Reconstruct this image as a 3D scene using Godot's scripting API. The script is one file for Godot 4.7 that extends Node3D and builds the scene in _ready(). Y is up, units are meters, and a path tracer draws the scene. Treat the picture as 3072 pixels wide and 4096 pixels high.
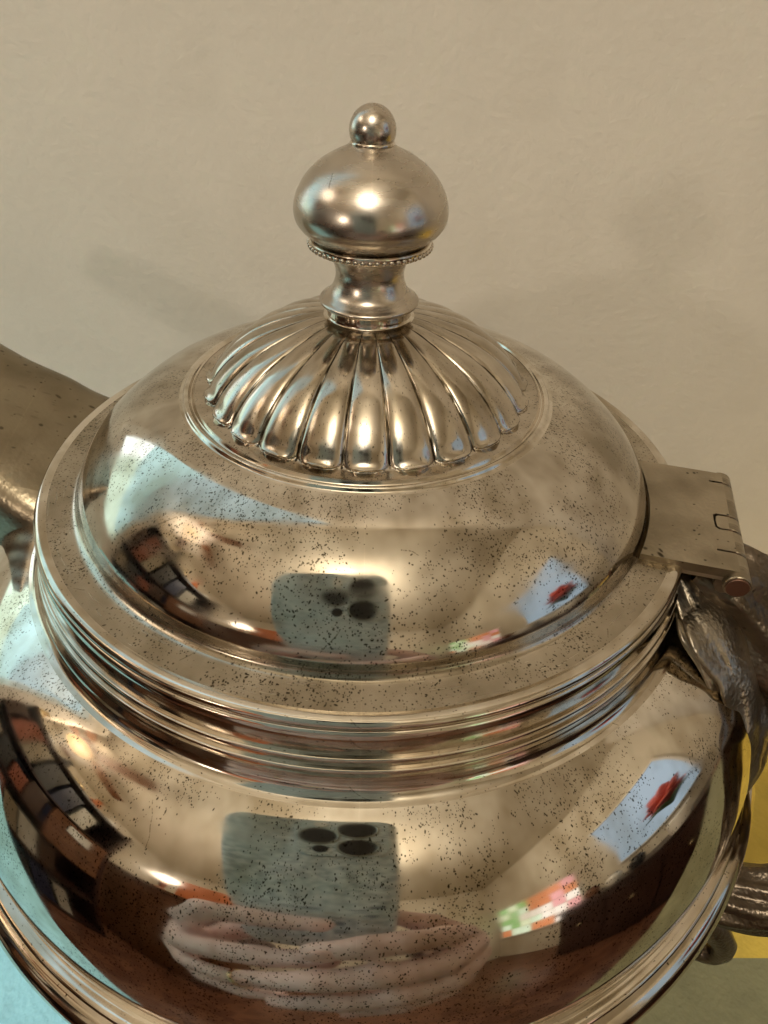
extends Node3D
# A tarnished silver coffee pot on a ledge against a cream wall, photographed from a hand's breadth away.
# Lengths of the pot are written in units of U, the radius of its lid; the origin is on its axis, level with the lid's brim.

const U := 0.051
const TABLE := -0.1225
const FLOOR := -0.86
const CEIL := 1.5
const WALL_Z := -0.0895
const CAM := Vector3(0.0, 1.3186, 1.9051) * 0.051
const FWD := Vector3(0.0267, -0.6245, -0.7806)
const RGT := Vector3(0.9994, 0.0326, 0.0081)
const UPV := Vector3(-0.0203, 0.7803, -0.6250)

var taken := {}
var M := {}
var rng := RandomNumberGenerator.new()


# ---------------------------------------------------------------- naming
func tag(o: Node3D, label: String, category: String, group := "") -> void:
	o.set_meta("label", label)
	o.set_meta("category", category)
	if group:
		o.set_meta("group", group)


func numbered(called: String) -> String:
	var n: int = taken.get(called, 0)
	taken[called] = n + 1
	return called if n == 0 else "%s_%03d" % [called, n]


func thing(called: String, at := Vector3.ZERO) -> Node3D:
	var o := Node3D.new()
	o.name = numbered(called)
	add_child(o, true)
	o.position = at
	return o


func put(called: String, mesh: Mesh, mat: Material, parent: Node3D = null, at := Vector3.ZERO) -> MeshInstance3D:
	var o := MeshInstance3D.new()
	o.name = called if parent else numbered(called)
	o.mesh = mesh
	o.material_override = mat
	o.cast_shadow = GeometryInstance3D.SHADOW_CASTING_SETTING_ON
	(parent if parent else self).add_child(o, true)
	o.position = at
	return o


func structure(called: String, mesh: Mesh, mat: Material, at := Vector3.ZERO) -> MeshInstance3D:
	var o := put(called, mesh, mat, null, at)
	o.set_meta("kind", "structure")
	return o


# ---------------------------------------------------------------- shapes
func curve(p: Array, n: int) -> PackedVector2Array:          # centripetal Catmull-Rom through the points
	var q := []
	q.append(2.0 * p[0] - p[1])
	q.append_array(p)
	q.append(2.0 * p[-1] - p[-2])
	var out := PackedVector2Array()
	for i in range(1, q.size() - 2):
		var a: Vector2 = q[i - 1]
		var b: Vector2 = q[i]
		var c: Vector2 = q[i + 1]
		var d: Vector2 = q[i + 2]
		var t1 := sqrt(a.distance_to(b))
		var t2 := t1 + sqrt(b.distance_to(c))
		var t3 := t2 + sqrt(c.distance_to(d))
		for k in n:
			var t := t1 + (t2 - t1) * k / n
			var a1 := (t1 - t) / t1 * a + t / t1 * b
			var a2 := (t2 - t) / (t2 - t1) * b + (t - t1) / (t2 - t1) * c
			var a3 := (t3 - t) / (t3 - t2) * c + (t - t2) / (t3 - t2) * d
			var b1 := (t2 - t) / t2 * a1 + t / t2 * a2
			var b2 := (t3 - t) / (t3 - t1) * a2 + (t - t1) / (t3 - t1) * a3
			out.append((t2 - t) / (t2 - t1) * b1 + (t - t1) / (t2 - t1) * b2)
	out.append(p[-1])
	return out


func v2(a: Array) -> Array:
	var out := []
	for i in range(0, a.size(), 2):
		out.append(Vector2(a[i], a[i + 1]))
	return out


# a grid of points [rows][columns] as a smooth mesh; `out_of` says which way is outside
func grid_mesh(rows: Array, uvs: Array, closed_u: bool, flip := false) -> ArrayMesh:
	var nr := rows.size()
	var nc: int = rows[0].size()
	var v := PackedVector3Array()
	var uv := PackedVector2Array()
	var nn := PackedVector3Array()
	for j in nr:
		var row: PackedVector3Array = rows[j]
		var below: PackedVector3Array = rows[maxi(j - 1, 0)]
		var above: PackedVector3Array = rows[mini(j + 1, nr - 1)]
		for i in nc:
			v.append(row[i])
			uv.append(uvs[j][i])
			var i0 := (i - 1) if i > 0 else (nc - 2 if closed_u else 0)
			var i1 := (i + 1) if i < nc - 1 else (1 if closed_u else nc - 1)
			var n := (row[i1] - row[i0]).cross(above[i] - below[i])
			if n.length_squared() < 1e-26:
				n = Vector3.ZERO
			n = n.normalized()
			nn.append(-n if flip else n)
	for j in nr:                                              # where a row shrinks to a point, the normal of the row beside it
		for i in nc:
			if nn[j * nc + i] == Vector3.ZERO:
				var sum := Vector3.ZERO
				for q in nc:
					sum += nn[(j + (1 if j == 0 else -1)) * nc + q]
				nn[j * nc + i] = sum.normalized()
	var ix := PackedInt32Array()
	for j in nr - 1:
		for i in nc - 1:
			var a := j * nc + i
			if flip:
				ix.append_array([a, a + nc, a + 1, a + 1, a + nc, a + nc + 1])
			else:
				ix.append_array([a, a + 1, a + nc, a + 1, a + nc + 1, a + nc])
	# clockwise front faces: check one triangle in the middle against its normal
	var k := (ix.size() / 6) * 3
	var g := (v[ix[k + 1]] - v[ix[k]]).cross(v[ix[k + 2]] - v[ix[k]])
	if g.dot(nn[ix[k]]) > 0.0:
		for t in range(0, ix.size(), 3):
			var s := ix[t + 1]
			ix[t + 1] = ix[t + 2]
			ix[t + 2] = s
	var arr := []
	arr.resize(Mesh.ARRAY_MAX)
	arr[Mesh.ARRAY_VERTEX] = v
	arr[Mesh.ARRAY_NORMAL] = nn
	arr[Mesh.ARRAY_TEX_UV] = uv
	arr[Mesh.ARRAY_INDEX] = ix
	var m := ArrayMesh.new()
	m.add_surface_from_arrays(Mesh.PRIMITIVE_TRIANGLES, arr)
	return m


# turn a profile (radius, height; from the top down the outside) about the axis
func lathe(prof: PackedVector2Array, seg := 160, lobed := false) -> ArrayMesh:
	var rows := []
	var uvs := []
	var length := 0.0
	var run := [0.0]
	for i in range(1, prof.size()):
		length += prof[i].distance_to(prof[i - 1])
		run.append(length)
	for j in prof.size():
		var row := PackedVector3Array()
		var uv := PackedVector2Array()
		for i in seg + 1:
			var a := TAU * i / seg
			var r := prof[j].x
			var h := prof[j].y
			if lobed:
				var d := lobe(r, a)
				r += d.x
				h += d.y
			row.append(Vector3(sin(a) * r, h, cos(a) * r) * U)
			uv.append(Vector2(float(i) / seg, run[j] / length))
		rows.append(row)
		uvs.append(uv)
	return grid_mesh(rows, uvs, true, true)


# how far the crown's 24 rounded lobes stand out at radius r and angle a
func lobe(r: float, a: float) -> Vector2:
	var ph := fposmod(a / TAU * 24.0 + 0.5, 1.0) - 0.5               # -0.5 .. 0.5 across one lobe
	var half := 0.5
	var into := (0.466 - r) / 0.026                              # the lobes end in a blunt, round tip
	if into < 1.0:
		half *= pow(maxf(0.0, 1.0 - (1.0 - into) * (1.0 - into)), 0.26) if into > 0.0 else 0.0
	if half <= 0.01 or absf(ph) >= half:
		return Vector2.ZERO
	var s := ph / half
	var high := 0.0165 * pow(1.0 - pow(absf(s), 2.2), 0.55) * clampf((r - 0.135) / 0.2, 0.0, 1.0)
	var up := clampf((r - 0.15) / 0.30, 0.0, 1.0)
	return Vector2(lerpf(0.25, 0.78, up), lerpf(0.97, 0.62, up)) * high


# a tube of changing size along a path; section is squashed by `flat` across its second axis
func sweep(path: Array, radii: Array, n := 8, seg := 20, flat := 1.0, hint := Vector3.UP, power := 1.0, bump := 0.0, ridges := 0.0, under := 1.0) -> ArrayMesh:
	var c := Curve3D.new()
	for i in path.size():
		var a: Vector3 = path[maxi(i - 1, 0)]
		var b: Vector3 = path[mini(i + 1, path.size() - 1)]
		c.add_point(path[i], -(b - a) / 6.0, (b - a) / 6.0)
	var rows := []
	var uvs := []
	var steps := (path.size() - 1) * n
	for s in steps + 1:
		var f := float(s) / n
		var k := mini(int(f), path.size() - 2)
		var p := c.sample(k, f - k)
		var ahead := c.sample(k, minf(f - k + 0.02, 1.0)) - c.sample(k, maxf(f - k - 0.02, 0.0))
		var t := ahead.normalized()
		var x := t.cross(hint).normalized()
		var y := x.cross(t).normalized()
		var w := f - k
		w = w * w * (3.0 - 2.0 * w)
		var r: float = lerpf(radii[k], radii[k + 1], w)
		var row := PackedVector3Array()
		var uv := PackedVector2Array()
		for i in seg + 1:
			var a := TAU * i / seg
			var ca := cos(a)
			var sa := sin(a)
			var cx := signf(ca) * pow(absf(ca), power)
			var sy := signf(sa) * pow(absf(sa), power)
			var rr := r * (1.0 + bump * sin(a * 5.0 + f * 1.7) * sin(f * 2.3 + a * 2.0) + ridges * (absf(sin(a * 5.0 + sin(f * 1.3) * 0.5)) - 0.5))
			row.append(p + x * cx * rr + y * sy * rr * (flat if sa > 0.0 else flat * under))
			uv.append(Vector2(float(i) / seg, f))
		rows.append(row)
		uvs.append(uv)
	# a ring just inside each end, so that the end stays crisp, then close the ends
	for e in 2:
		var k0 := 0 if e == 0 else rows.size() - 1
		var k1 := 1 if e == 0 else rows.size() - 2
		var ring := PackedVector3Array()
		for i in seg + 1:
			ring.append(rows[k0][i].lerp(rows[k1][i], 0.06))
		rows.insert(1 if e == 0 else rows.size() - 1, ring)
		uvs.insert(1 if e == 0 else uvs.size() - 1, uvs[k0])
	for e in 2:
		var edge: PackedVector3Array = rows[0] if e == 0 else rows[-1]
		var mid := Vector3.ZERO
		for i in seg:
			mid += edge[i] / seg
		var cap := PackedVector3Array()
		var shrunk := PackedVector3Array()
		var cu := PackedVector2Array()
		for i in seg + 1:
			cap.append(mid)
			shrunk.append(mid.lerp(edge[i], 0.95))
			cu.append(Vector2.ZERO)
		if e == 0:
			rows.push_front(shrunk)
			uvs.push_front(cu)
			rows.push_front(cap)
			uvs.push_front(cu)
		else:
			rows.append(shrunk)
			uvs.append(cu)
			rows.append(cap)
			uvs.append(cu)
	return grid_mesh(rows, uvs, true, false)


func box(size: Vector3) -> BoxMesh:
	var b := BoxMesh.new()
	b.size = size
	return b


# a box with rounded upright edges (radius r) and a small bevel, lying in its own xy plane, thick along z
func slab(w: float, h: float, d: float, r: float, bevel: float, seg := 8) -> ArrayMesh:
	var ring := []
	for q in 4:
		var cx := (w / 2 - r) * (1.0 if q == 0 or q == 3 else -1.0)
		var cy := (h / 2 - r) * (1.0 if q < 2 else -1.0)
		for k in seg + 1:
			var a := PI / 2 * (q + float(k) / seg)
			ring.append([Vector2(cx, cy), Vector2(cos(a), sin(a))])
	ring.append(ring[0])
	var rows := []
	var uvs := []
	var prof := [Vector2(-1.0, d / 2), Vector2(-bevel, d / 2), Vector2(-bevel * 0.7, d / 2 - 0.0), Vector2(-bevel * 0.3, d / 2 - bevel * 0.3), Vector2(0, d / 2 - bevel), Vector2(0, 0), Vector2(0, bevel - d / 2), Vector2(-bevel * 0.3, bevel * 0.3 - d / 2), Vector2(-bevel * 0.7, -d / 2), Vector2(-bevel, -d / 2), Vector2(-1.0, -d / 2)]
	for p in prof:
		var row := PackedVector3Array()
		var uv := PackedVector2Array()
		for c in ring:
			var xy: Vector2 = c[0] + c[1] * (r + p.x) if p.x > -0.9 else c[0] * 0.0
			row.append(Vector3(xy.x, xy.y, p.y))
			uv.append(Vector2(xy.x / w + 0.5, 0.5 - xy.y / h))
		rows.append(row)
		uvs.append(uv)
	return grid_mesh(rows, uvs, true, false)


func merge(meshes: Array) -> ArrayMesh:
	var st := SurfaceTool.new()
	for m in meshes:
		st.append_from(m[0], 0, m[1])
	return st.commit()


# ---------------------------------------------------------------- materials
func plain(c: Color, rough: float, metal := 0.0) -> StandardMaterial3D:     # c holds linear, real-world values
	var m := StandardMaterial3D.new()
	m.albedo_color = c.linear_to_srgb()
	m.roughness = rough
	m.metallic = metal
	return m


func noise(freq: float, seed_: int, octaves := 4) -> FastNoiseLite:
	var n := FastNoiseLite.new()
	n.noise_type = FastNoiseLite.TYPE_SIMPLEX_SMOOTH
	n.frequency = freq
	n.seed = seed_
	n.fractal_octaves = octaves
	return n


func noise_tex(freq: float, seed_: int, lo: float, hi: float, size := 512, octaves := 4) -> NoiseTexture2D:
	var t := NoiseTexture2D.new()
	t.width = size
	t.height = size
	t.seamless = true
	t.noise = noise(freq, seed_, octaves)
	var g := Gradient.new()
	g.offsets = PackedFloat32Array([0.0, 1.0])
	g.colors = PackedColorArray([Color(lo, lo, lo), Color(hi, hi, hi)])
	t.color_ramp = g
	return t


func color_tex(freq: float, seed_: int, stops: Array, size := 512, octaves := 4) -> NoiseTexture2D:
	var t := noise_tex(freq, seed_, 0, 1, size, octaves)
	var g := Gradient.new()
	var at := PackedFloat32Array()
	var cs := PackedColorArray()
	for s in stops:
		at.append(s[0])
		cs.append(s[1].linear_to_srgb())
	g.offsets = at
	g.colors = cs
	t.color_ramp = g
	return t


# silver plate: dull patches, and pits where the plating is gone, dark with their own outlines
func pitted(w: int, h: int, pits: int, seed_: int, tone: Color, dull: Color, smallest: float, largest: float, aspect: float, lines := 6, grooves := 0) -> ImageTexture:
	var r := RandomNumberGenerator.new()
	r.seed = seed_
	var small := Image.create(w / 4, h / 4, false, Image.FORMAT_RGB8)
	var n1 := noise(0.012, seed_, 5)
	var n2 := noise(0.05, seed_ + 1, 3)
	for y in h / 4:
		for x in w / 4:
			var a := TAU * x / (w / 4.0)
			var px := cos(a) * w / 4.0 / TAU
			var py := sin(a) * w / 4.0 / TAU
			var f := clampf(0.45 + n1.get_noise_3d(px, py, y) * 0.9 + n2.get_noise_3d(px, py, y) * 0.55, 0.0, 1.0)
			small.set_pixel(x, y, tone.lerp(dull, f).linear_to_srgb())
	small.resize(w, h, Image.INTERPOLATE_CUBIC)
	var cl := noise(0.006, seed_ + 7, 3)
	var made := 0
	while made < pits:
		var cx := r.randf() * w
		var cy := r.randf() * h
		var a := TAU * cx / w
		var dens := 0.5 + 1.4 * cl.get_noise_3d(cos(a) * w / TAU, sin(a) * w / TAU, cy)
		if r.randf() > dens:
			continue
		made += 1
		var rad := lerpf(smallest, largest, pow(r.randf(), 3.0))
		var ang := r.randf() * PI
		var lng := 1.0 + pow(r.randf(), 5.0) * 1.6
		var dark := r.randf_range(0.7, 1.0)
		spot(small, cx, cy, rad, rad * lng, ang, aspect, Color(0.035, 0.027, 0.016), dark)
	for k in grooves:                                         # black dirt that sits in the grooves between the lobes, broken where it has been rubbed out
		for y in h:
			var x := (k + 0.5) * w / grooves + n2.get_noise_2d(k * 50.0, y * 0.4) * 4.0
			var much := 0.65 + 1.3 * n2.get_noise_2d(k * 91.0 + 7.0, y * 0.35)
			if much > 0.0 and y < h * 0.9:
				spot(small, fposmod(x, w), y, 3.0 * clampf(much, 0.4, 1.4), 3.2, 0.0, 1.0, Color(0.03, 0.022, 0.012), clampf(much, 0.0, 0.8))
	for k in lines:                                           # hairline scratches that hold dirt
		var x := r.randf() * w
		var y := r.randf() * h
		var ang := r.randf() * TAU
		for s in r.randi_range(15, 60):
			ang += r.randf_range(-0.12, 0.12)
			x += cos(ang) * 1.3
			y += sin(ang) * 1.3
			if r.randf() < 0.7:
				spot(small, fposmod(x, w), y, 0.7, 0.9, ang, aspect, Color(0.1, 0.08, 0.05), 0.6)
	return ImageTexture.create_from_image(small)


func spot(im: Image, cx: float, cy: float, ra: float, rb: float, ang: float, aspect: float, c: Color, amount: float) -> void:
	var w := im.get_width()
	var h := im.get_height()
	var reach := int(ceil(rb * maxf(1.0, aspect))) + 1
	var ca := cos(ang)
	var sa := sin(ang)
	var to := c.linear_to_srgb()
	for y in range(int(cy) - reach, int(cy) + reach + 1):
		if y < 0 or y >= h:
			continue
		for x in range(int(cx) - reach, int(cx) + reach + 1):
			var dx := (x + 0.5 - cx)
			var dy := (y + 0.5 - cy) / aspect
			var u := (dx * ca + dy * sa) / rb
			var v := (dy * ca - dx * sa) / ra
			var d := sqrt(u * u + v * v)
			var k := clampf((1.25 - d) * 1.6, 0.0, 1.0) * amount
			if k > 0.0:
				var xx := posmod(x, w)
				im.set_pixel(xx, y, im.get_pixel(xx, y).lerp(to, k))


func silver(tex: Texture2D, lo: float, hi: float, seed_: int, repeats := 1.0) -> StandardMaterial3D:
	var m := StandardMaterial3D.new()
	m.albedo_texture = tex
	m.uv1_scale = Vector3(repeats, 1, 1)
	m.metallic = 1.0
	m.roughness = 1.0
	m.roughness_texture = noise_tex(0.012, seed_, lo, hi, 512, 6)
	m.roughness_texture_channel = BaseMaterial3D.TEXTURE_CHANNEL_RED
	return m


func glow(c: Color, k: float) -> StandardMaterial3D:
	var m := plain(Color(0.05, 0.05, 0.05), 0.6)
	m.emission_enabled = true
	m.emission = c.linear_to_srgb()
	m.emission_energy_multiplier = k
	return m


# ---------------------------------------------------------------- the scene
func _ready() -> void:
	rng.seed = 11
	var cam := Camera3D.new()
	cam.name = "camera"
	cam.fov = rad_to_deg(2.0 * atan(2048.0 / 2850.0))
	cam.near = 0.002
	cam.far = 30.0
	add_child(cam)
	cam.transform = Transform3D(Basis(RGT, UPV, -FWD).orthonormalized(), CAM)
	cam.current = true

	var env := Environment.new()
	env.background_mode = Environment.BG_COLOR
	env.background_color = Color(0, 0, 0)
	env.tonemap_mode = Environment.TONE_MAPPER_LINEAR
	env.tonemap_exposure = 1.0
	env.sdfgi_enabled = true
	env.ssao_enabled = true
	env.ssil_enabled = true
	var world := WorldEnvironment.new()
	world.name = "surroundings"
	world.environment = env
	add_child(world)

	materials()
	room()
	windows()
	furniture()
	lamps()
	ledge()
	coffee_pot()
	phone()
	photographer()


func materials() -> void:
	var tone := Color(0.80, 0.735, 0.64)
	var dull := Color(0.46, 0.39, 0.29)
	var worn := Color(0.52, 0.455, 0.36)
	var stained := Color(0.28, 0.23, 0.16)
	M.body = silver(pitted(2048, 512, 17000, 3, tone, dull, 0.6, 1.5, 1.0), 0.02, 0.13, 31, 3.0)
	M.dome = silver(pitted(1024, 256, 5600, 5, Color(0.68, 0.615, 0.52), Color(0.33, 0.275, 0.20), 0.55, 1.35, 1.0), 0.02, 0.20, 32, 3.0)
	M.brim = silver(pitted(1024, 64, 1500, 8, worn, stained, 0.55, 1.5, 1.0), 0.14, 0.32, 33, 4.0)
	M.crown = silver(pitted(1024, 256, 2200, 9, Color(0.60, 0.53, 0.435), Color(0.30, 0.245, 0.17), 0.5, 1.3, 1.0, 2, 8), 0.08, 0.24, 34, 3.0)
	M.mould = silver(pitted(1024, 64, 160, 12, tone, dull, 0.6, 1.2, 1.0, 2), 0.05, 0.16, 35, 4.0)
	M.knob = silver(pitted(512, 256, 20, 13, Color(0.58, 0.515, 0.435), Color(0.40, 0.345, 0.275), 0.7, 1.2, 1.0, 4), 0.17, 0.34, 36)
	M.dull = silver(pitted(512, 512, 500, 17, Color(0.42, 0.355, 0.26), Color(0.17, 0.135, 0.085), 0.8, 2.6, 1.0, 4), 0.32, 0.5, 37)
	M.spout = silver(pitted(512, 512, 300, 18, Color(0.33, 0.275, 0.19), Color(0.15, 0.115, 0.07), 0.8, 3.0, 1.0, 4), 0.26, 0.42, 39)
	M.cast = silver(pitted(512, 512, 300, 19, Color(0.44, 0.38, 0.295), Color(0.13, 0.105, 0.072), 0.8, 2.4, 1.0, 4), 0.22, 0.48, 38)
	M.grip = silver(pitted(512, 512, 300, 20, Color(0.22, 0.175, 0.13), Color(0.06, 0.045, 0.03), 0.8, 2.4, 1.0, 4), 0.22, 0.48, 40)
	for k in ["dull", "spout", "cast", "grip"]:
		M[k].uv1_triplanar = true
		M[k].uv1_scale = Vector3(16, 16, 16)
	M.copper = plain(Color(0.24, 0.14, 0.10), 0.4, 1.0)
	M.wall = StandardMaterial3D.new()
	M.wall.albedo_texture = color_tex(0.003, 41, [[0.0, Color(0.595, 0.55, 0.47)], [0.5, Color(0.62, 0.575, 0.495)], [1.0, Color(0.635, 0.59, 0.505)]])
	M.wall.uv1_triplanar = true
	M.wall.uv1_world_triplanar = true
	M.wall.uv1_scale = Vector3(13, 13, 13)
	M.wall.roughness = 0.75
	M.wall.normal_enabled = true
	var relief := noise_tex(0.022, 43, 0.0, 1.0, 1024, 3)
	relief.as_normal_map = true
	relief.bump_strength = 4.0
	M.wall.normal_texture = relief
	M.wall.normal_scale = 0.28
	M.weave = noise_tex(0.12, 44, 0.0, 1.0, 512, 3)
	M.weave.as_normal_map = true
	M.weave.bump_strength = 3.0
	M.far_wall = plain(Color(0.60, 0.55, 0.45), 0.8)
	M.ceiling = plain(Color(0.64, 0.585, 0.475), 0.85)
	M.black = plain(Color(0.02, 0.02, 0.022), 0.35)
	M.white = plain(Color(0.75, 0.74, 0.70), 0.5)
	M.paint = plain(Color(0.70, 0.68, 0.62), 0.4)
	M.wood = wood(Color(0.20, 0.085, 0.035), Color(0.11, 0.042, 0.018), 51, 0.3)
	M.dark_wood = wood(Color(0.05, 0.022, 0.014), Color(0.022, 0.01, 0.008), 53, 0.3)
	M.floor = wood(Color(0.17, 0.075, 0.04), Color(0.09, 0.035, 0.02), 52, 0.28)
	M.orange = plain(Color(0.50, 0.14, 0.04), 0.5)
	M.red = plain(Color(0.62, 0.12, 0.09), 0.5)
	M.leaf = plain(Color(0.06, 0.11, 0.03), 0.5)
	M.skin = StandardMaterial3D.new()
	M.skin.albedo_texture = color_tex(0.02, 61, [[0.0, Color(0.60, 0.42, 0.39)], [0.5, Color(0.72, 0.55, 0.52)], [1.0, Color(0.78, 0.63, 0.61)]])
	M.skin.uv1_triplanar = true
	M.skin.uv1_scale = Vector3(12, 12, 12)
	M.skin.roughness = 0.5
	M.skin.subsurf_scatter_enabled = true
	M.skin.subsurf_scatter_strength = 0.08
	M.nail = plain(Color(0.74, 0.52, 0.48), 0.25)
	for q in [["cast", 0.5], ["grip", 0.5], ["dull", 0.2], ["spout", 0.15]]:
		M[q[0]].normal_enabled = true
		M[q[0]].normal_texture = M.weave
		M[q[0]].normal_scale = q[1]
	M.gold = plain(Color(0.9, 0.75, 0.5), 0.12, 1.0)


func wood(a: Color, b: Color, seed_: int, rough: float) -> StandardMaterial3D:
	var m := StandardMaterial3D.new()
	m.albedo_texture = color_tex(0.01, seed_, [[0.0, b], [0.45, a], [0.55, b], [1.0, a]])
	m.uv1_triplanar = true
	m.uv1_world_triplanar = true
	m.uv1_scale = Vector3(1.2, 6, 0.8)
	m.roughness = rough
	return m


func room() -> void:
	var x0 := -2.2
	var x1 := 1.35
	var z1 := 2.5
	var z0 := WALL_Z
	# back wall with the opening of the window on the left
	var wx0 := -0.78
	var wx1 := -0.128
	var wy0 := 0.02
	var wy1 := 1.20
	var t := 0.12
	var blocks := []
	for b in [[wx1, x1, FLOOR, CEIL], [wx0, wx1, FLOOR, wy0], [wx0, wx1, wy1, CEIL], [x0, wx0, FLOOR, CEIL]]:
		blocks.append([box(Vector3(b[1] - b[0], b[3] - b[2], t)), Transform3D(Basis(), Vector3((b[0] + b[1]) / 2, (b[2] + b[3]) / 2, z0 - t / 2))])
	structure("wall", merge(blocks), M.wall)
	structure("floor", box(Vector3(x1 - x0 + 0.4, 0.1, z1 - z0 + 0.4)), M.floor, Vector3((x0 + x1) / 2, FLOOR - 0.05, (z0 + z1) / 2))
	structure("ceiling", box(Vector3(x1 - x0 + 0.4, 0.1, z1 - z0 + 0.4)), M.ceiling, Vector3((x0 + x1) / 2, CEIL + 0.05, (z0 + z1) / 2))
	structure("side_wall", box(Vector3(0.12, CEIL - FLOOR, z1 - z0 + 0.24)), M.far_wall, Vector3(x0 - 0.06, (CEIL + FLOOR) / 2, (z0 + z1) / 2))
	structure("side_wall", box(Vector3(0.12, CEIL - FLOOR, z1 - z0 + 0.24)), M.far_wall, Vector3(x1 + 0.06, (CEIL + FLOOR) / 2, (z0 + z1) / 2))
	structure("far_wall", box(Vector3(x1 - x0, CEIL - FLOOR, 0.12)), M.far_wall, Vector3((x0 + x1) / 2, (CEIL + FLOOR) / 2, z1 + 0.06))


# a lit window: frame and panes; its own axes: x along the wall, y up, z into the room
func window(called: String, at: Transform3D, w: float, h: float, panes: Array, depth: float, light: Color, energy: float, inset := 0.0) -> Node3D:
	var o := thing(called)
	o.transform = at
	var f := 0.022
	var bars := []
	for b in [[0.0, h / 2 - f / 2, w, f], [0.0, -h / 2 + f / 2, w, f], [-w / 2 + f / 2, 0.0, f, h - 2 * f], [w / 2 - f / 2, 0.0, f, h - 2 * f]]:
		bars.append([box(Vector3(b[2], b[3], depth)), Transform3D(Basis(), Vector3(b[0], b[1], 0))])
	put("frame", merge(bars), M.paint, o)
	for p in panes:                                           # [x, y, width, height, material] in fractions of the opening
		put("window_pane", box(Vector3(p[2] * (w - 2 * f), p[3] * (h - 2 * f), 0.004)), p[4], o, Vector3(p[0] * (w - 2 * f), p[1] * (h - 2 * f), inset))
	var l := AreaLight3D.new()
	l.name = "daylight"
	l.area_size = Vector2(w - 2 * f, h - 2 * f)
	l.light_color = light.linear_to_srgb()
	l.light_energy = energy
	l.area_range = 8.0
	l.shadow_enabled = true
	l.position = Vector3(0, 0, inset + 0.006)
	l.rotation.y = PI
	o.add_child(l)
	return o


func windows() -> void:
	var cyan := glow(Color(0.50, 0.86, 0.95), 1.0)
	var lawn := glow(Color(0.72, 0.95, 0.78), 1.3)
	var blind := glow(Color(0.60, 0.76, 0.85), 0.34)
	var white_sky := glow(Color(0.9, 0.97, 1.0), 1.8)
	# left of the pot, in the same wall
	var a := window("garden_window", Transform3D(Basis(), Vector3(-0.454, 0.61, WALL_Z - 0.03)), 0.652, 1.18, [[-0.06, -0.465, 0.88, 0.07, lawn], [0.44, -0.465, 0.12, 0.07, white_sky], [0.0, -0.375, 1.0, 0.11, cyan], [-0.25, 0.08, 0.49, 0.84, blind], [0.25, 0.08, 0.49, 0.84, blind]], 0.05, Color(0.55, 0.84, 1.0), 0.12)
	tag(a, "garden window in the cream wall, left of the silver coffee pot", "window")
	# on the right-hand wall
	var blue := glow(Color(0.46, 0.64, 0.86), 0.62)
	var b := window("tall_window", Transform3D(Basis(Vector3.UP, -PI / 2), Vector3(1.335, 0.40, 0.54)), 0.74, 0.88, [[0.0, 0.0, 1.0, 1.0, blue]], 0.03, Color(0.5, 0.7, 0.95), 0.03)
	tag(b, "pale blue window on the side wall right of the coffee pot", "window")
	# far across the room; pane colours stand in for garden, orange curtain and sheen
	var green := glow(Color(0.30, 0.75, 0.22), 0.9)
	var bright := glow(Color(0.85, 1.0, 0.75), 1.3)
	var amber := glow(Color(1.0, 0.30, 0.08), 0.8)
	var rose := glow(Color(1.0, 0.45, 0.50), 1.0)
	var shine := glow(Color(1.0, 0.95, 0.9), 1.2)
	var kinds := [bright, green, lawn, shine, amber, rose]
	var which := [[1, 0, 1, 4, 4, 4, 5], [0, 1, 2, 4, 4, 5, 4], [1, 1, 3, 3, 3, 5, 3], [2, 1, 0, 2, 3, 3, 5], [4, 2, 2, 4, 4, 3, 4]]
	var panes := []
	for y in 5:
		for x in 7:
			panes.append([0.5 - (x + 0.5) / 7.0, 0.5 - (y + 0.5) / 5.0, 0.13, 0.185, kinds[which[y][x]]])
	var c := window("coloured_window", Transform3D(Basis(Vector3.UP, -PI / 2), Vector3(1.335, -0.02, 1.84)), 1.16, 0.80, panes, 0.03, Color(1.0, 0.85, 0.7), 0.03)
	tag(c, "window further along the side wall, coloured panes standing in for garden and curtain", "window")


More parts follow.
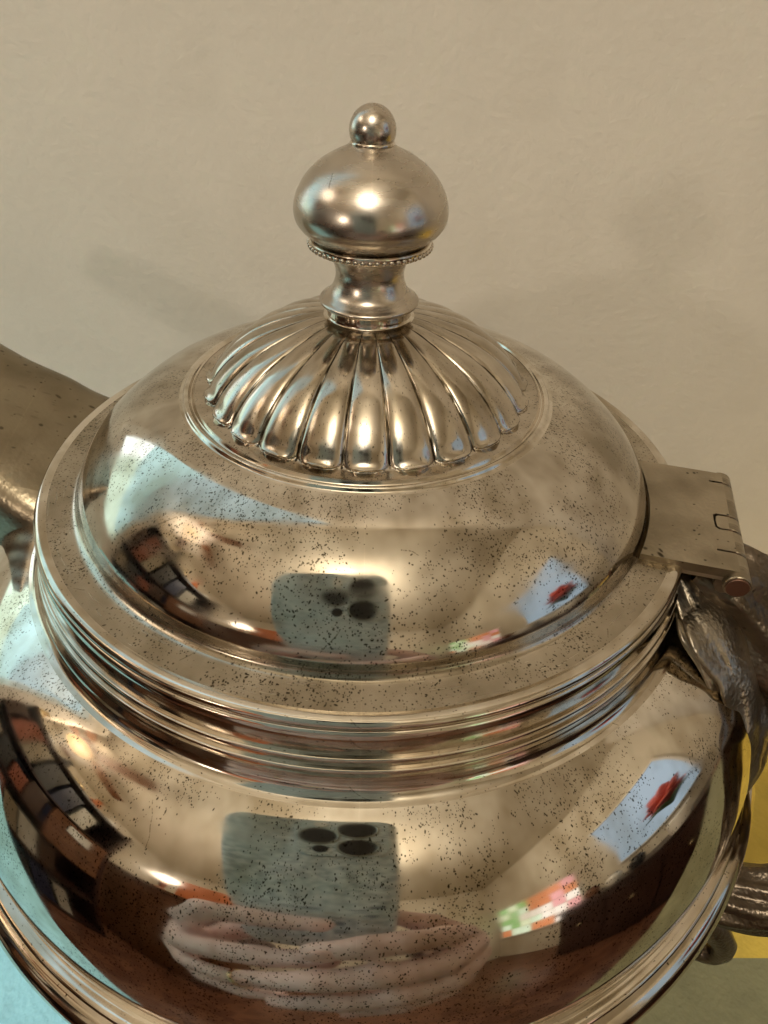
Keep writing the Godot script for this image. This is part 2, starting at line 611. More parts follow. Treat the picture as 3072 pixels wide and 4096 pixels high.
func furniture() -> void:
	# dark bookcase along the left
	var o := thing("bookcase", Vector3(-1.2, FLOOR, 0.30))
	put("side_panel", box(Vector3(0.3, 1.5, 0.03)), M.dark_wood, o, Vector3(0, 0.75, -0.5))
	put("side_panel", box(Vector3(0.3, 1.5, 0.03)), M.dark_wood, o, Vector3(0, 0.75, 0.5))
	put("back_panel", box(Vector3(0.02, 1.5, 0.97)), M.dark_wood, o, Vector3(-0.14, 0.75, 0))
	for k in 5:
		put("shelf", box(Vector3(0.26, 0.025, 0.97)), M.dark_wood, o, Vector3(0.01, 0.02 + k * 0.36, 0))
	tag(o, "dark brown bookcase standing along the left of the room", "bookcase")
	var tones := [Color(0.07, 0.04, 0.025), Color(0.32, 0.26, 0.18), Color(0.03, 0.035, 0.07), Color(0.26, 0.08, 0.04), Color(0.5, 0.47, 0.4), Color(0.05, 0.045, 0.04)]
	var names := ["brown", "tan", "navy", "rust", "cream", "charcoal"]
	for s in 4:
		var z := -0.46
		var order := [(s * 2) % 6, (s * 2 + 3) % 6, (s * 2 + 1) % 6, (s * 2 + 5) % 6, (s * 2 + 2) % 6, (s * 2 + 4) % 6]
		for c in order:
			var w := rng.randf_range(0.08, 0.14)
			var h := rng.randf_range(0.20, 0.31)
			var b := put("book", box(Vector3(0.16, h, w - 0.004)), plain(tones[c], 0.4), null, o.position + Vector3(0.03, 0.0325 + s * 0.36 + h / 2, z + w / 2))
			tag(b, "thick %s book on %s of the dark bookcase" % [names[c], ["the lowest shelf", "the second shelf", "the third shelf", "the fourth shelf"][s]], "book", "books in the dark bookcase")
			z += w + rng.randf_range(0.005, 0.03)
	for i in 6:
		var v := put("ornament", [lathe_at([0.03, 0.0, 0.045, 0.04, 0.03, 0.09, 0.02, 0.12, 0.026, 0.14]), lathe_at([0.05, 0.0, 0.05, 0.05, 0.02, 0.07, 0.0, 0.075])][i % 2], [M.gold, M.paint, M.black, M.gold, M.orange, M.paint][i], null, o.position + Vector3(0.05, 1.4725, -0.38 + 0.15 * i))
		tag(v, ["brass vase at the far end of the bookcase top", "white lidded bowl between the brass and the black vase", "black vase on top of the bookcase", "brass bowl between the black and the orange vase", "orange vase on top of the bookcase", "white bowl at the near end of the bookcase top"][i], "ornament", "ornaments on the bookcase")
	# wooden cabinet in the corner
	var cab := thing("wooden_cabinet", Vector3(-0.98, FLOOR, 1.25))
	put("cabinet_body", box(Vector3(0.9, 1.0, 0.4)), M.wood, cab, Vector3(0, 0.5, 0))
	put("top", box(Vector3(0.94, 0.03, 0.44)), M.wood, cab, Vector3(0, 1.015, 0))
	for d in 2:
		put("door", box(Vector3(0.40, 0.86, 0.02)), M.wood, cab, Vector3(-0.22 + d * 0.44, 0.5, -0.21))
	tag(cab, "reddish brown wooden cabinet under the lit table lamp", "cabinet")
	var card := put("white_card", box(Vector3(0.006, 0.10, 0.14)), M.white, null, Vector3(-1.03, 0.10, 0.60))
	tag(card, "small white card pinned to the board by the bookcase", "card")
	var board := put("notice_board", box(Vector3(0.03, 0.4, 0.34)), M.wood, null, Vector3(-1.05, 0.0, 0.60))
	tag(board, "brown board that carries the white card", "board")
	var bx := put("orange_box", slab(0.24, 0.30, 0.2, 0.01, 0.004), M.orange, null, Vector3(-0.70, FLOOR + 1.03 + 0.15, 1.18))
	tag(bx, "orange box on the wooden cabinet beside the lamp", "box")
	# red flower by the right-hand window
	var pot := thing("flower_pot", Vector3(1.06, FLOOR + 0.645 + 0.375, 0.34))
	put("vase", lathe_at([0.045, 0.0, 0.05, 0.02, 0.055, 0.08, 0.05, 0.09, 0.03, 0.09]), M.paint, pot, Vector3(0, -0.25, 0))
	for i in 16:
		var a := TAU * i * 0.382
		var y := lerpf(-0.5, 0.95, i / 15.0)
		var dv := Vector3(cos(a) * sqrt(1 - y * y), y, sin(a) * sqrt(1 - y * y))
		put("petal", sweep([Vector3(0, 0.05, 0) + dv * 0.01, Vector3(0, 0.05, 0) + dv * 0.06, Vector3(0, 0.045, 0) + dv * 0.095], [0.012, 0.036, 0.008], 5, 10, 0.3, Vector3(0.3, 1, 0.2)), M.red, pot)
	for i in 5:
		var a := TAU * i / 5 + 0.3
		put("leaf", sweep([Vector3(0, -0.06, 0), Vector3(cos(a) * 0.06, 0.0, sin(a) * 0.06), Vector3(cos(a) * 0.12, -0.02, sin(a) * 0.12)], [0.008, 0.03, 0.004], 5, 10, 0.2), M.leaf, pot)
	put("stem", sweep([Vector3(0, -0.18, 0), Vector3(0, 0.06, 0)], [0.006, 0.006], 3, 8), M.leaf, pot)
	pot.scale = Vector3.ONE * 1.5
	tag(pot, "red flower in a pale vase before the blue window", "flower")
	var sb := thing("sideboard", Vector3(1.16, FLOOR, 0.62))
	put("carcass", box(Vector3(0.30, 0.60, 1.10)), M.dark_wood, sb, Vector3(0, 0.32, 0))
	put("top", box(Vector3(0.34, 0.025, 1.16)), M.dark_wood, sb, Vector3(0, 0.6325, 0))
	for i in 3:
		put("drawer", box(Vector3(0.02, 0.5, 0.34)), M.dark_wood, sb, Vector3(-0.161, 0.33, -0.36 + 0.36 * i))
		var kn := SphereMesh.new()
		kn.radius = 0.014
		kn.height = 0.028
		put("drawer_knob", kn, M.gold, sb, Vector3(-0.18, 0.42, -0.36 + 0.36 * i))
	tag(sb, "dark wooden sideboard under the pale blue window", "sideboard")
	for i in 3:
		var jar := put("jar", lathe_at([0.04, 0.0, 0.05, 0.03, 0.05, 0.09, 0.03, 0.12, 0.034, 0.135]), [M.black, M.paint, M.wood][i], null, Vector3(1.12, FLOOR + 0.645, 0.66 + 0.17 * i))
		tag(jar, ["black jar on the dark sideboard, beside the red flower", "white jar between the black and the brown jar on the sideboard", "brown wooden jar at the end of the dark sideboard"][i], "jar", "jars on the sideboard")


func lathe_at(a: Array) -> ArrayMesh:
	var p := v2(a)
	for i in p.size():
		p[i] = p[i] / U
	p.reverse()
	return lathe(curve(p, 6), 32)


func lamps() -> void:
	# ceiling fan with a light, up on the left
	var f := thing("ceiling_fan", Vector3(-1.45, CEIL, 0.1))
	put("rod", sweep([Vector3(0, 0, 0), Vector3(0, -0.12, 0)], [0.012, 0.012], 2, 12, 1.0, Vector3.RIGHT), M.wood, f)
	put("motor", lathe_at([0.09, 0.0, 0.1, 0.02, 0.1, 0.07, 0.06, 0.1]), M.wood, f, Vector3(0, -0.22, 0))
	for i in 5:
		var a := TAU * i / 5 + 0.4
		var b := put("blade", slab(0.44, 0.12, 0.008, 0.03, 0.002), M.wood, f, Vector3(cos(a) * 0.34, -0.17, sin(a) * 0.34))
		b.rotation = Vector3(-PI / 2 + 0.15, 0, 0)
		b.basis = Basis(Vector3.UP, -a) * Basis(Vector3.RIGHT, -PI / 2 + 0.18)
	lamp_bulb(f, Vector3(0, -0.30, 0), 0.11, Color(1.0, 0.60, 0.20), 1.5, 0.36)
	tag(f, "ceiling fan with a warm globe light, up on the left", "ceiling fan")
	var t := thing("table_lamp", Vector3(-1.02, FLOOR + 1.03, 1.2))
	put("base", lathe_at([0.07, 0.0, 0.06, 0.02, 0.02, 0.05, 0.03, 0.12, 0.012, 0.18]), M.wood, t)
	lamp_bulb(t, Vector3(0, 0.24, 0), 0.055, Color(1.0, 0.55, 0.18), 1.7, 0.28)
	tag(t, "table lamp with a glowing globe on the wooden cabinet", "lamp")

	# added globe that brightens the wall; the phone hides it from the pot
	var g := thing("added_ceiling_lamp", Vector3(-0.12, CEIL, 0.9))
	put("rose", lathe_at([0.07, -0.03, 0.07, -0.01, 0.05, 0.0]), M.paint, g)
	put("stem", sweep([Vector3(0, 0, 0), Vector3(0, -0.1, 0)], [0.012, 0.012], 2, 12, 1.0, Vector3.RIGHT), M.paint, g)
	lamp_bulb(g, Vector3(0, -0.24, 0), 0.16, Color(1.0, 0.86, 0.66), 0.8, 1.02)
	tag(g, "added white globe lamp above the person, unseen, lighting the cream wall", "added lamp")


func lamp_bulb(parent: Node3D, at: Vector3, r: float, c: Color, k: float, energy: float) -> void:
	var s := SphereMesh.new()
	s.radius = r
	s.height = 2 * r
	put("globe_lamp", s, glow(c, k), parent, at)
	var l := OmniLight3D.new()
	l.name = "lamp"
	l.light_color = c.lerp(Color(1, 0.95, 0.86), 0.85).linear_to_srgb()
	l.light_energy = energy
	l.light_size = r * 0.9
	l.omni_range = 8.0
	l.omni_attenuation = 2.0
	l.shadow_enabled = true
	l.position = at
	parent.add_child(l)


func ledge() -> void:
	var o := thing("ledge", Vector3(0, TABLE - 0.002, 0))
	var zf := 0.088
	put("board", box(Vector3(1.3, 0.03, zf - WALL_Z)), M.wood, o, Vector3(0.1, -0.0195, (zf + WALL_Z) / 2))
	for k in 2:
		put("bracket", box(Vector3(0.03, 0.12, 0.12)), M.wood, o, Vector3(-0.4 + k * 1.0, -0.096, WALL_Z + 0.061))
	tag(o, "wooden ledge under the coffee pot, against the wall", "ledge")
	var c := thing("oilcloth", Vector3(0, TABLE, 0))
	put("turquoise_panel", box(Vector3(0.528, 0.002, zf - WALL_Z - 0.004)), paper(Color(0.33, 0.70, 0.84), 71), c, Vector3(-0.265, -0.001, (zf + WALL_Z) / 2))
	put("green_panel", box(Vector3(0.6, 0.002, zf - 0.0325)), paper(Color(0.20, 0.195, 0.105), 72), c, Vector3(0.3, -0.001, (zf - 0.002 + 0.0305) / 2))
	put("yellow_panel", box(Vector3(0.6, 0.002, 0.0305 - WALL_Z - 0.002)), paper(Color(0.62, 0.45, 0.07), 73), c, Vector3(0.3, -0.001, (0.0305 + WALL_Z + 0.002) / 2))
	tag(c, "smooth cloth of turquoise, green and yellow panels under the pot", "tablecloth")


func paper(a: Color, s: int) -> StandardMaterial3D:
	var m := StandardMaterial3D.new()
	m.albedo_texture = color_tex(0.02, s, [[0.0, a * 0.82], [0.5, a], [1.0, a * 1.08]], 512, 6)
	m.uv1_triplanar = true
	m.uv1_world_triplanar = true
	m.uv1_scale = Vector3(9, 9, 9)
	m.normal_enabled = true
	m.normal_texture = M.weave
	m.normal_scale = 0.3
	m.roughness = 0.55
	return m


func coffee_pot() -> void:
	var o := thing("coffee_pot", Vector3(0, TABLE, 0))
	tag(o, "tarnished silver coffee pot with fluted lid and round knob", "coffee pot")
	var up := Vector3(0, -TABLE, 0)
	# ---- body, from the neck down
	var body_p := curve(v2([1.065, -0.213, 1.10, -0.2258, 1.14, -0.2436, 1.18, -0.2658, 1.22, -0.2945, 1.255, -0.3265, 1.30, -0.384, 1.347, -0.470, 1.382, -0.572, 1.400, -0.67, 1.405, -0.75, 1.40, -0.825]), 8)
	put("body", lathe(body_p, 240), M.body, o, up)
	put("belt", lathe(curve(v2([1.388, -0.825, 1.40, -0.834, 1.43, -0.836, 1.437, -0.846, 1.43, -0.856]), 5), 200), M.mould, o, up)
	put("belt", lathe(curve(v2([1.43, -0.854, 1.455, -0.862, 1.476, -0.885, 1.483, -0.92, 1.476, -0.955, 1.455, -0.982, 1.43, -0.99]), 6), 200), M.mould, o, up)
	put("belt", lathe(curve(v2([1.43, -0.988, 1.444, -0.992, 1.449, -1.003, 1.44, -1.014, 1.425, -1.018]), 5), 200), M.mould, o, up)
	put("lower_body", lathe(curve(v2([1.42, -1.015, 1.38, -1.12, 1.27, -1.42, 1.06, -1.75, 0.90, -1.98, 0.86, -2.08]), 6), 160), M.body, o, up)
	put("foot", lathe(curve(v2([0.86, -2.08, 0.92, -2.14, 1.0, -2.24, 1.07, -2.32, 1.08, -2.38, 1.07, -2.40]), 6), 160), M.mould, o, up)
	# ---- neck mouldings
	for p in [[0.985, -0.020, 0.998, -0.0225, 1.004, -0.031, 1.007, -0.055, 1.008, -0.08, 1.0075, -0.100], [1.0075, -0.100, 1.0145, -0.101, 1.0165, -0.1045, 1.0172, -0.118, 1.016, -0.132], [1.016, -0.132, 1.0225, -0.133, 1.0245, -0.1365, 1.0255, -0.150, 1.0245, -0.163], [1.0245, -0.163, 1.027, -0.174, 1.031, -0.187, 1.038, -0.199, 1.050, -0.2085, 1.066, -0.2132]]:
		put("neck_moulding", lathe(curve(v2(p), 6), 240), M.mould, o, up)
	# ---- lid
	var lid := put("lid", lathe(curve(v2([0.548, 0.282, 0.62, 0.262, 0.70, 0.224, 0.76, 0.1805, 0.80, 0.145, 0.83, 0.1135, 0.852, 0.083, 0.866, 0.053, 0.8715, 0.031]), 8), 240), M.dome, o, up)
	put("brim", lathe(curve(v2([0.8715, 0.031, 0.877, 0.018, 0.887, 0.010, 0.90, 0.007, 0.965, 0.006]), 6), 240), M.brim, lid)
	put("brim_edge", lathe(curve(v2([0.965, 0.006, 0.98, 0.009, 0.993, 0.006, 1.0, -0.004, 0.997, -0.016, 0.985, -0.022]), 5), 240), M.mould, lid)
	put("rim_bead", lathe(curve(v2([0.505, 0.294, 0.515, 0.284, 0.524, 0.293, 0.532, 0.293, 0.54, 0.284, 0.548, 0.282]), 5), 240), M.mould, lid)
	var fp := curve(v2([0.118, 0.506, 0.128, 0.504, 0.16, 0.496, 0.195, 0.484, 0.27, 0.453, 0.33, 0.419, 0.388, 0.375, 0.430, 0.331, 0.450, 0.303, 0.462, 0.295, 0.507, 0.293]), 10)
	put("fluted_crown", lathe(fp, 24 * 28, true), M.crown, lid)
	# ---- knob
	var knob := put("knob", lathe(curve(v2([0.045, 0.937, 0.054, 0.936, 0.066, 0.929, 0.104, 0.911, 0.142, 0.886, 0.173, 0.853, 0.192, 0.817, 0.1985, 0.782, 0.193, 0.757, 0.178, 0.737, 0.159, 0.721, 0.148, 0.711]), 6), 120), M.knob, o, up)
	var ball := PackedVector2Array()
	for i in 25:
		var a := PI * 0.9 * i / 24
		ball.append(Vector2(0.057 * sin(a), 0.966 + 0.057 * cos(a)))
	put("finial_ball", lathe(ball, 64), M.knob, knob)
	put("finial_ring", lathe(curve(v2([0.046, 0.945, 0.053, 0.943, 0.0555, 0.938, 0.053, 0.933, 0.05, 0.931]), 4), 64), M.mould, knob)
	put("knob_flange", lathe(curve(v2([0.147, 0.712, 0.157, 0.713, 0.1605, 0.710, 0.160, 0.700, 0.154, 0.690, 0.142, 0.686, 0.11, 0.684]), 4), 120), M.mould, knob)
	put("knob_stem", lathe(curve(v2([0.118, 0.686, 0.110, 0.672, 0.098, 0.65, 0.092, 0.625, 0.096, 0.60, 0.108, 0.575, 0.125, 0.56, 0.137, 0.55, 0.133, 0.541, 0.119, 0.538]), 6), 120), M.knob, knob)
	put("stem_collar", lathe(curve(v2([0.119, 0.538, 0.117, 0.533, 0.117, 0.512, 0.120, 0.507, 0.127, 0.505]), 4), 120), M.mould, knob)
	var bead := SphereMesh.new()
	bead.radius = 0.0072 * U
	bead.height = 0.0144 * U
	bead.radial_segments = 12
	bead.rings = 6
	for i in 56:
		var a := TAU * i / 56
		put("bead", bead, M.mould, knob, Vector3(sin(a) * 0.1595, 0.700, cos(a) * 0.1595) * U)
	hinge(o, up)
	spout(o, up)
	handle(o, up)


# a point given along the handle's direction (e), upward (h) and sideways toward the camera (t)
func eht(deg: float, e: float, h: float, t: float) -> Vector3:
	var a := deg_to_rad(deg)
	return Vector3(cos(a) * e - sin(a) * t, h, sin(a) * e + cos(a) * t) * U


func hinge(o: Node3D, up: Vector3) -> void:
	var deg := 15.0
	# plate whose inner edge follows the foot of the dome; its outer edge is notched for the knuckles of the fixed leaf
	var outline := []
	for i in 17:
		var t := lerpf(-0.235, 0.24, i / 16.0)
		outline.append(Vector2(sqrt(0.890 * 0.890 - t * t) - 0.006, t))
	for p in [[1.112, 0.24], [1.112, 0.163], [1.06, 0.163], [1.06, 0.156], [1.112, 0.156], [1.112, 0.062], [1.075, 0.064], [1.066, 0.055], [1.064, 0.025], [1.064, -0.003], [1.073, -0.012], [1.112, -0.012], [1.112, -0.178], [1.07, -0.178], [1.07, -0.186], [1.112, -0.186], [1.112, -0.235]]:
		outline.append(Vector2(p[0], p[1]))
	var hg := put("hinge_plate", prism(outline, deg, -0.012, 0.028), M.dull, o, up)
	put("tab", prism([Vector2(1.112, 0.054), Vector2(1.080, 0.056), Vector2(1.072, 0.048), Vector2(1.070, 0.022), Vector2(1.072, 0.002), Vector2(1.080, -0.005), Vector2(1.112, -0.005)], deg, -0.012, 0.027), M.dull, hg)
	var dirv := (eht(deg, 0, 0, 1)).normalized()
	# barrel: three knuckles on a pin
	for k in [[-0.243, -0.186], [-0.178, -0.012], [-0.005, 0.054], [0.062, 0.156], [0.163, 0.262]]:
		var half: float = (k[1] - k[0]) / 2
		var e := 0.003
		var pr := PackedVector2Array([Vector2(0.0, half), Vector2(0.02, half), Vector2(0.033, half), Vector2(0.0335, half - 0.0004), Vector2(0.036, half - e), Vector2(0.036, half - e * 2), Vector2(0.036, 0.0), Vector2(0.036, e * 2 - half), Vector2(0.036, e - half), Vector2(0.0335, 0.0004 - half), Vector2(0.033, -half), Vector2(0.02, -half), Vector2(0.0, -half)])
		var kn := put("knuckle", lathe(pr, 32), M.dull, hg, eht(deg, 1.113, -0.008, (k[0] + k[1]) / 2))
		kn.basis = Basis(Quaternion(Vector3.UP, dirv))
	put("pin", sweep([eht(deg, 1.113, -0.008, -0.25), eht(deg, 1.113, -0.008, 0.0), eht(deg, 1.113, -0.008, 0.267)], [0.030 * U, 0.030 * U, 0.030 * U], 4, 24, 1.0, Vector3.UP), M.copper, hg)
	put("fixed_leaf", sweep([eht(deg, 1.10, -0.045, -0.22), eht(deg, 1.10, -0.045, 0.0), eht(deg, 1.10, -0.045, 0.21)], [0.03 * U, 0.03 * U, 0.03 * U], 4, 12, 1.3, Vector3.UP), M.cast, hg)


# an upright slab over an outline given in the hinge's own directions (outward, toward the camera)
func prism(outline: Array, deg: float, y0: float, y1: float) -> ArrayMesh:
	var st := SurfaceTool.new()
	st.begin(Mesh.PRIMITIVE_TRIANGLES)
	st.set_smooth_group(-1)
	var poly := PackedVector2Array(outline)
	var tri := Geometry2D.triangulate_polygon(poly)
	for t in range(0, tri.size(), 3):
		for y in [y0, y1]:
			var q := []
			for k in 3:
				q.append(eht(deg, poly[tri[t + k]].x, y, poly[tri[t + k]].y))
			var n: Vector3 = (q[1] - q[0]).cross(q[2] - q[0])
			if (n.y > 0.0) == (y == y1):
				q.reverse()
			for p in q:
				st.add_vertex(p)
	var mid := Vector2.ZERO
	for p in poly:
		mid += p / poly.size()
	var area := 0.0
	for i in poly.size():
		area += poly[i].cross(poly[(i + 1) % poly.size()])
	for i in poly.size():
		var a := poly[i]
		var b := poly[(i + 1) % poly.size()]
		var q := [eht(deg, a.x, y0, a.y), eht(deg, b.x, y0, b.y), eht(deg, b.x, y1, b.y), eht(deg, a.x, y1, a.y)]
		var outward := Vector2(b.y - a.y, a.x - b.x) * signf(area)
		var o3 := eht(deg, outward.x, 0, outward.y)
		if (q[1] - q[0]).cross(q[2] - q[0]).dot(o3) > 0.0:
			q.reverse()
		for k in [0, 1, 2, 0, 2, 3]:
			st.add_vertex(q[k])
	st.generate_normals()
	return st.commit()


func spout(o: Node3D, up: Vector3) -> void:
	var d := 195.0
	var s := put("spout", sweep([eht(d, 0.95, -0.47, 0), eht(d, 1.15, -0.372, 0), eht(d, 1.35, -0.262, 0), eht(d, 1.60, -0.125, 0), eht(d, 1.95, 0.068, 0), eht(d, 2.3, 0.26, 0)], [0.40 * U, 0.37 * U, 0.34 * U, 0.31 * U, 0.27 * U, 0.23 * U], 8, 48, 0.70, Vector3.UP, 0.38, 0.0, 0.0, 0.28), M.spout, o, up)
	put("spout_root", sweep([eht(d, 1.02, -0.50, 0.02), eht(d, 1.22, -0.53, 0.03), eht(d, 1.36, -0.52, 0.04), eht(d, 1.46, -0.46, 0.04)], [0.20 * U, 0.26 * U, 0.22 * U, 0.06 * U], 8, 32, 0.9, Vector3.UP, 1.0, 0.02), M.body, s)


func handle(o: Node3D, up: Vector3) -> void:
	var d := 19.0
	var hd := put("handle", sweep([eht(d, 1.02, -0.12, 0), eht(d, 1.14, -0.18, 0), eht(d, 1.32, -0.30, 0), eht(d, 1.55, -0.40, 0), eht(d, 1.85, -0.46, 0), eht(d, 2.15, -0.75, 0), eht(d, 2.2, -1.15, 0), eht(d, 2.0, -1.46, 0.05), eht(d, 1.7, -1.60, 0.12), eht(d, 1.40, -1.60, 0.16), eht(d, 1.15, -1.54, 0.14)], [0.10 * U, 0.15 * U, 0.20 * U, 0.20 * U, 0.18 * U, 0.15 * U, 0.14 * U, 0.13 * U, 0.115 * U, 0.10 * U, 0.13 * U], 12, 40, 1.0, Vector3(0.2, 0.3, 1), 1.0, 0.12, 0.22), M.grip, o, up)
	# the cast leaf that holds it, spread over the shoulder, and the narrower leaves beside it
	var out := eht(d, 0.6, 0.8, 0.1).normalized()
	put("leaf", sweep([eht(d, 0.99, -0.09, 0.0), eht(d, 1.08, -0.165, 0.02), eht(d, 1.165, -0.225, 0.07), eht(d, 1.255, -0.33, 0.13), eht(d, 1.315, -0.45, 0.21), eht(d, 1.345, -0.57, 0.29), eht(d, 1.35, -0.68, 0.35)], [0.14 * U, 0.20 * U, 0.25 * U, 0.23 * U, 0.16 * U, 0.09 * U, 0.015 * U], 10, 60, 0.24, out, 1.0, 0.05, 0.14), M.cast, hd)
	for q in [[0.05, 0.10, 0.09], [-0.12, -0.2, 0.10]]:
		put("leaf", sweep([eht(d, 1.05, -0.13, q[0]), eht(d, 1.15, -0.22, q[0] * 1.1), eht(d, 1.27, -0.33, lerpf(q[0], q[1], 0.4)), eht(d, 1.345, -0.47, lerpf(q[0], q[1], 0.75)), eht(d, 1.37, -0.62, q[1])], [0.05 * U, q[2] * U, q[2] * 1.1 * U, q[2] * 0.7 * U, 0.015 * U], 8, 36, 0.6, out, 1.0, 0.05, 0.2), M.cast, hd)
	put("scroll", sweep([eht(d, 1.42, -1.66, 0.16), eht(d, 1.58, -1.78, 0.17), eht(d, 1.69, -1.92, 0.17), eht(d, 1.69, -2.03, 0.17), eht(d, 1.62, -2.06, 0.17), eht(d, 1.60, -1.99, 0.17)], [0.09 * U, 0.06 * U, 0.05 * U, 0.045 * U, 0.04 * U, 0.03 * U], 8, 14, 1.0, Vector3(0.2, 0.2, 1), 1.0, 0.1), M.grip, hd)


# millimetres in the camera's own right, up and forward directions
func cmm(u: float, v: float, w: float) -> Vector3:
	return CAM + (RGT * u + UPV * v + FWD * w) * 0.001


func phone() -> void:
	var o := thing("phone")
	o.transform = Transform3D(Basis(-RGT, UPV, FWD).orthonormalized(), cmm(-20.5, -43.0, -8.6))
	var im := Image.create(256, 512, false, Image.FORMAT_RGB8)
	var n1 := noise(0.045, 81, 5)
	var n2 := noise(0.007, 82, 3)
	for y in 512:
		for x in 256:
			var f := clampf(0.5 + n1.get_noise_2d(x, y) * 0.9, 0.0, 1.0)
			var g := clampf(0.5 + n2.get_noise_2d(x, y), 0.0, 1.0)
			im.set_pixel(x, y, Color(0.36, 0.42, 0.47).lerp(Color(0.82, 0.88, 0.92), f).lerp(Color(0.42, 0.60, 0.62), g * 0.4).linear_to_srgb())
	for k in 26:                                              # the print's darker blue patches low on the case
		var c := Vector2i(rng.randi_range(4, 215), rng.randi_range(300, 420))
		im.fill_rect(Rect2i(c, Vector2i(rng.randi_range(10, 30), rng.randi_range(6, 18))), Color(0.10, 0.14, 0.20).lerp(Color(0.5, 0.55, 0.55), rng.randf()).linear_to_srgb())
	var case_m := StandardMaterial3D.new()
	case_m.albedo_texture = ImageTexture.create_from_image(im)
	case_m.roughness = 0.35
	put("case", slab(0.0735, 0.1495, 0.010, 0.011, 0.0022), case_m, o)
	var iso := put("camera_plate", slab(0.038, 0.038, 0.0022, 0.009, 0.0006), case_m, o, Vector3(0.022 - 0.0735 / 2, 0.1495 / 2 - 0.0215, 0.0055))
	var rim := plain(Color(0.35, 0.38, 0.36), 0.3, 1.0)
	# x runs to the right as seen from the pot
	for p in [[-20.5, 43.0], [-20.5, 61.0], [-5.0, 54.0]]:
		var q := Vector3(p[0], p[1], 0) * 0.001
		q.x = -q.x * -1.0
		var l := put("camera_lens", lathe_at([0.0, 0.0, 0.0075, 0.0, 0.0078, 0.0006, 0.0078, 0.0012, 0.0072, 0.0016, 0.0, 0.0017]), M.black, o, Vector3(q.x, q.y, 0.0056))
		l.rotation.x = PI / 2
		var ring := TorusMesh.new()
		ring.inner_radius = 0.0074
		ring.outer_radius = 0.0088
		ring.rings = 32
		ring.ring_segments = 8
		put("lens_rim", ring, rim, o, Vector3(q.x, q.y, 0.0068)).rotation.x = PI / 2
	put("flash", lathe_at([0.003, 0.0, 0.003, 0.0008, 0.0, 0.0009]), M.white, o, Vector3(-0.006, 0.066, 0.0064)).rotation.x = PI / 2
	put("sensor", lathe_at([0.003, 0.0, 0.003, 0.0008, 0.0, 0.0009]), M.black, o, Vector3(-0.006, 0.041, 0.0064)).rotation.x = PI / 2
	tag(o, "phone in a marbled grey-green case, held up before the pot", "phone")


# ---------------------------------------------------------------- the hands that hold the phone
func photographer() -> void:
	var o := thing("person", CAM)
	tag(o, "person holding up the phone with both hands", "person")
	var left := [
		[[-98, -128, -6, 9.5], [-84, -104, 9, 9], [-64, -82, 13, 8.5], [-43, -78, 11, 8], [-16, -78, 10, 6.5]],
		[[-102, -140, 8, 10], [-88, -130, 24, 9.5], [-62, -118, 26, 8.8], [-40, -110, 26, 8.3], [-14, -104, 25, 6.8]],
		[[-102, -150, 20, 9.5], [-86, -150, 36, 9], [-60, -141, 39, 8.5], [-38, -134, 38, 8], [-20, -130, 36, 6.5]],
		[[-98, -158, 26, 8.5], [-80, -166, 42, 8], [-56, -160, 46, 7.5], [-38, -152, 44, 6]],
		[[-92, -150, -22, 12], [-72, -122, -24, 10.5], [-48, -96, -21, 9.5], [-24, -76, -20, 7.5]],
		[[-102, -140, -4, 14], [-112, -165, -20, 18], [-124, -195, -48, 19], [-150, -270, -140, 27]],
		[[-102, -150, 12, 13], [-112, -172, -8, 16], [-124, -195, -48, 19]]]
	var right := [
		[[44, -104, 6, 10], [28, -90, 24, 9.5], [12, -84, 31, 8.6], [2, -84, 33, 8.2], [-14, -88, 34, 6.8]],
		[[48, -116, 16, 10], [26, -108, 37, 9.5], [4, -102, 43, 8.8], [-16, -107, 45, 8.3], [-42, -119, 45, 6.6]],
		[[48, -128, 24, 9.5], [30, -122, 47, 9], [10, -120, 52, 8.5], [-10, -125, 54, 8], [-33, -141, 54, 6.2]],
		[[46, -140, 28, 8.5], [30, -140, 48, 8], [12, -142, 54, 7.5], [-6, -150, 55, 6]],
		[[52, -120, -20, 12], [34, -96, -24, 10.5], [14, -78, -22, 9.5], [-4, -64, -20, 7.5]],
		[[48, -118, 4, 14], [58, -146, -16, 18], [70, -178, -46, 19], [100, -260, -140, 27]],
		[[50, -132, 16, 13], [58, -150, -4, 16], [70, -178, -46, 19]]]
	put("left_hand", hand(left), M.skin, o)
	put("right_hand", hand(right), M.skin, o)
	var nail := SphereMesh.new()
	nail.radius = 0.005
	nail.height = 0.010
	for c in left.slice(0, 4) + right.slice(0, 4):
		var tip := cmm(c[-1][0], c[-1][1], c[-1][2]) - CAM
		var back := (cmm(c[-2][0], c[-2][1], c[-2][2]) - CAM - tip).normalized()
		var nm := put("fingernail", nail, M.nail, o, tip + FWD * c[-1][3] * 0.00085 + back * 0.001)
		nm.basis = Basis(back * 1.2, FWD * 0.35, back.cross(FWD) * 0.95)
	# ring on the left ring finger
	var axis := (RGT * 22 + UPV * 7 - FWD * 1.0).normalized()
	var tr := TorusMesh.new()
	tr.inner_radius = 0.0076
	tr.outer_radius = 0.0108
	tr.rings = 32
	tr.ring_segments = 12
	var r := put("ring", tr, M.gold, o, cmm(-52, -139, 39) - CAM)
	var side := axis.cross(Vector3.UP).normalized()
	r.basis = Basis(side, axis, side.cross(axis))
	var cloth := plain(Color(0.06, 0.03, 0.025), 0.9)
	for s in [[[-134, -220, -78], [-152, -275, -146], [-190, -380, -260]], [[82, -212, -86], [102, -266, -146], [150, -370, -260]]]:
		var path := []
		for p in s:
			path.append(cmm(p[0], p[1], p[2]) - CAM)
		put("sleeve", sweep(path, [0.033, 0.040, 0.050], 6, 24, 1.0, Vector3.RIGHT, 1.0, 0.05), cloth, o)


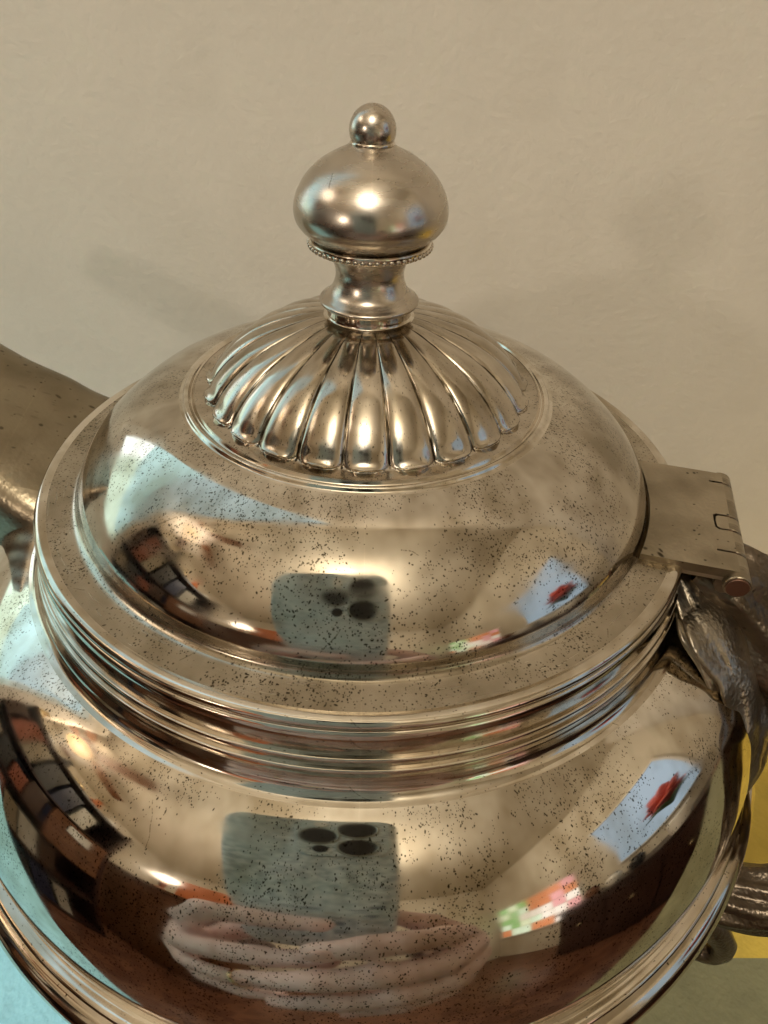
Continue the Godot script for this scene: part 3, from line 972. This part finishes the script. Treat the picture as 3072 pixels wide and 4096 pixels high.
# a hand as the skin of tapering bones, joined smoothly: surface nets on a 2.5 mm grid
func hand(chains: Array) -> ArrayMesh:
	var bones := []
	var lo := Vector3(1e9, 1e9, 1e9)
	var hi := -lo
	for c in chains:
		for i in c.size() - 1:
			var a := cmm(c[i][0], c[i][1], c[i][2]) - CAM
			var b := cmm(c[i + 1][0], c[i + 1][1], c[i + 1][2]) - CAM
			bones.append([a, b, c[i][3] * 0.001, c[i + 1][3] * 0.001])
			for p in [a, b]:
				var m := Vector3.ONE * 0.034
				lo = lo.min(p - m)
				hi = hi.max(p + m)
	var cell := 0.0026
	var n := Vector3i(((hi - lo) / cell).ceil()) + Vector3i.ONE
	var field := PackedFloat32Array()
	field.resize(n.x * n.y * n.z)
	field.fill(1.0)
	var k := 0.003
	for b in bones:
		var a: Vector3 = b[0]
		var ab: Vector3 = b[1] - b[0]
		var inv := 1.0 / ab.length_squared()
		var pad: float = maxf(b[2], b[3]) + 0.009
		var p0 := Vector3i(((a.min(b[1]) - Vector3.ONE * pad - lo) / cell).floor()).max(Vector3i.ZERO)
		var p1 := Vector3i(((a.max(b[1]) + Vector3.ONE * pad - lo) / cell).ceil()).min(n - Vector3i.ONE)
		for z in range(p0.z, p1.z + 1):
			for y in range(p0.y, p1.y + 1):
				var at := (z * n.y + y) * n.x
				for x in range(p0.x, p1.x + 1):
					var p := lo + Vector3(x, y, z) * cell - a
					var t := clampf(p.dot(ab) * inv, 0.0, 1.0)
					var d: float = (p - ab * t).length() - lerpf(b[2], b[3], t)
					var f := field[at + x]
					if f > 0.5:
						field[at + x] = d
					else:
						var h := maxf(k - absf(f - d), 0.0) / k
						field[at + x] = minf(f, d) - h * h * k * 0.25
	var v := PackedVector3Array()
	var id := {}
	var step := [1, n.x, n.x * n.y]
	for z in n.z - 1:
		for y in n.y - 1:
			for x in n.x - 1:
				var at := (z * n.y + y) * n.x + x
				var neg := 0
				var s := Vector3.ZERO
				var cuts := 0
				for q in 8:
					if field[at + (q & 1) + (q >> 1 & 1) * step[1] + (q >> 2) * step[2]] < 0.0:
						neg += 1
				if neg == 0 or neg == 8:
					continue
				for ax in 3:
					for q in 8:
						if q >> ax & 1:
							continue
						var c0 := Vector3(q & 1, q >> 1 & 1, q >> 2)
						var i0: int = at + (q & 1) + (q >> 1 & 1) * step[1] + (q >> 2) * step[2]
						var f0 := field[i0]
						var f1 := field[i0 + step[ax]]
						if (f0 < 0.0) != (f1 < 0.0):
							c0[ax] += f0 / (f0 - f1)
							s += c0
							cuts += 1
				id[at] = v.size()
				v.append(lo + (Vector3(x, y, z) + s / cuts) * cell)
	var st := SurfaceTool.new()
	st.begin(Mesh.PRIMITIVE_TRIANGLES)
	st.set_smooth_group(0)
	for p in v:
		st.add_vertex(p)
	for at in id:
		for ax in 3:
			var f0: float = field[at]
			var f1: float = field[at + step[ax]]
			if (f0 < 0.0) == (f1 < 0.0):
				continue
			var b: int = step[(ax + 1) % 3]
			var c: int = step[(ax + 2) % 3]
			if not (id.has(at - b) and id.has(at - c) and id.has(at - b - c)):
				continue
			var q := [id[at], id[at - b], id[at - b - c], id[at - c]]
			if f0 >= 0.0:
				q.reverse()
			for t in [0, 2, 1, 0, 3, 2]:
				st.add_index(q[t])
	st.generate_normals()
	return st.commit()
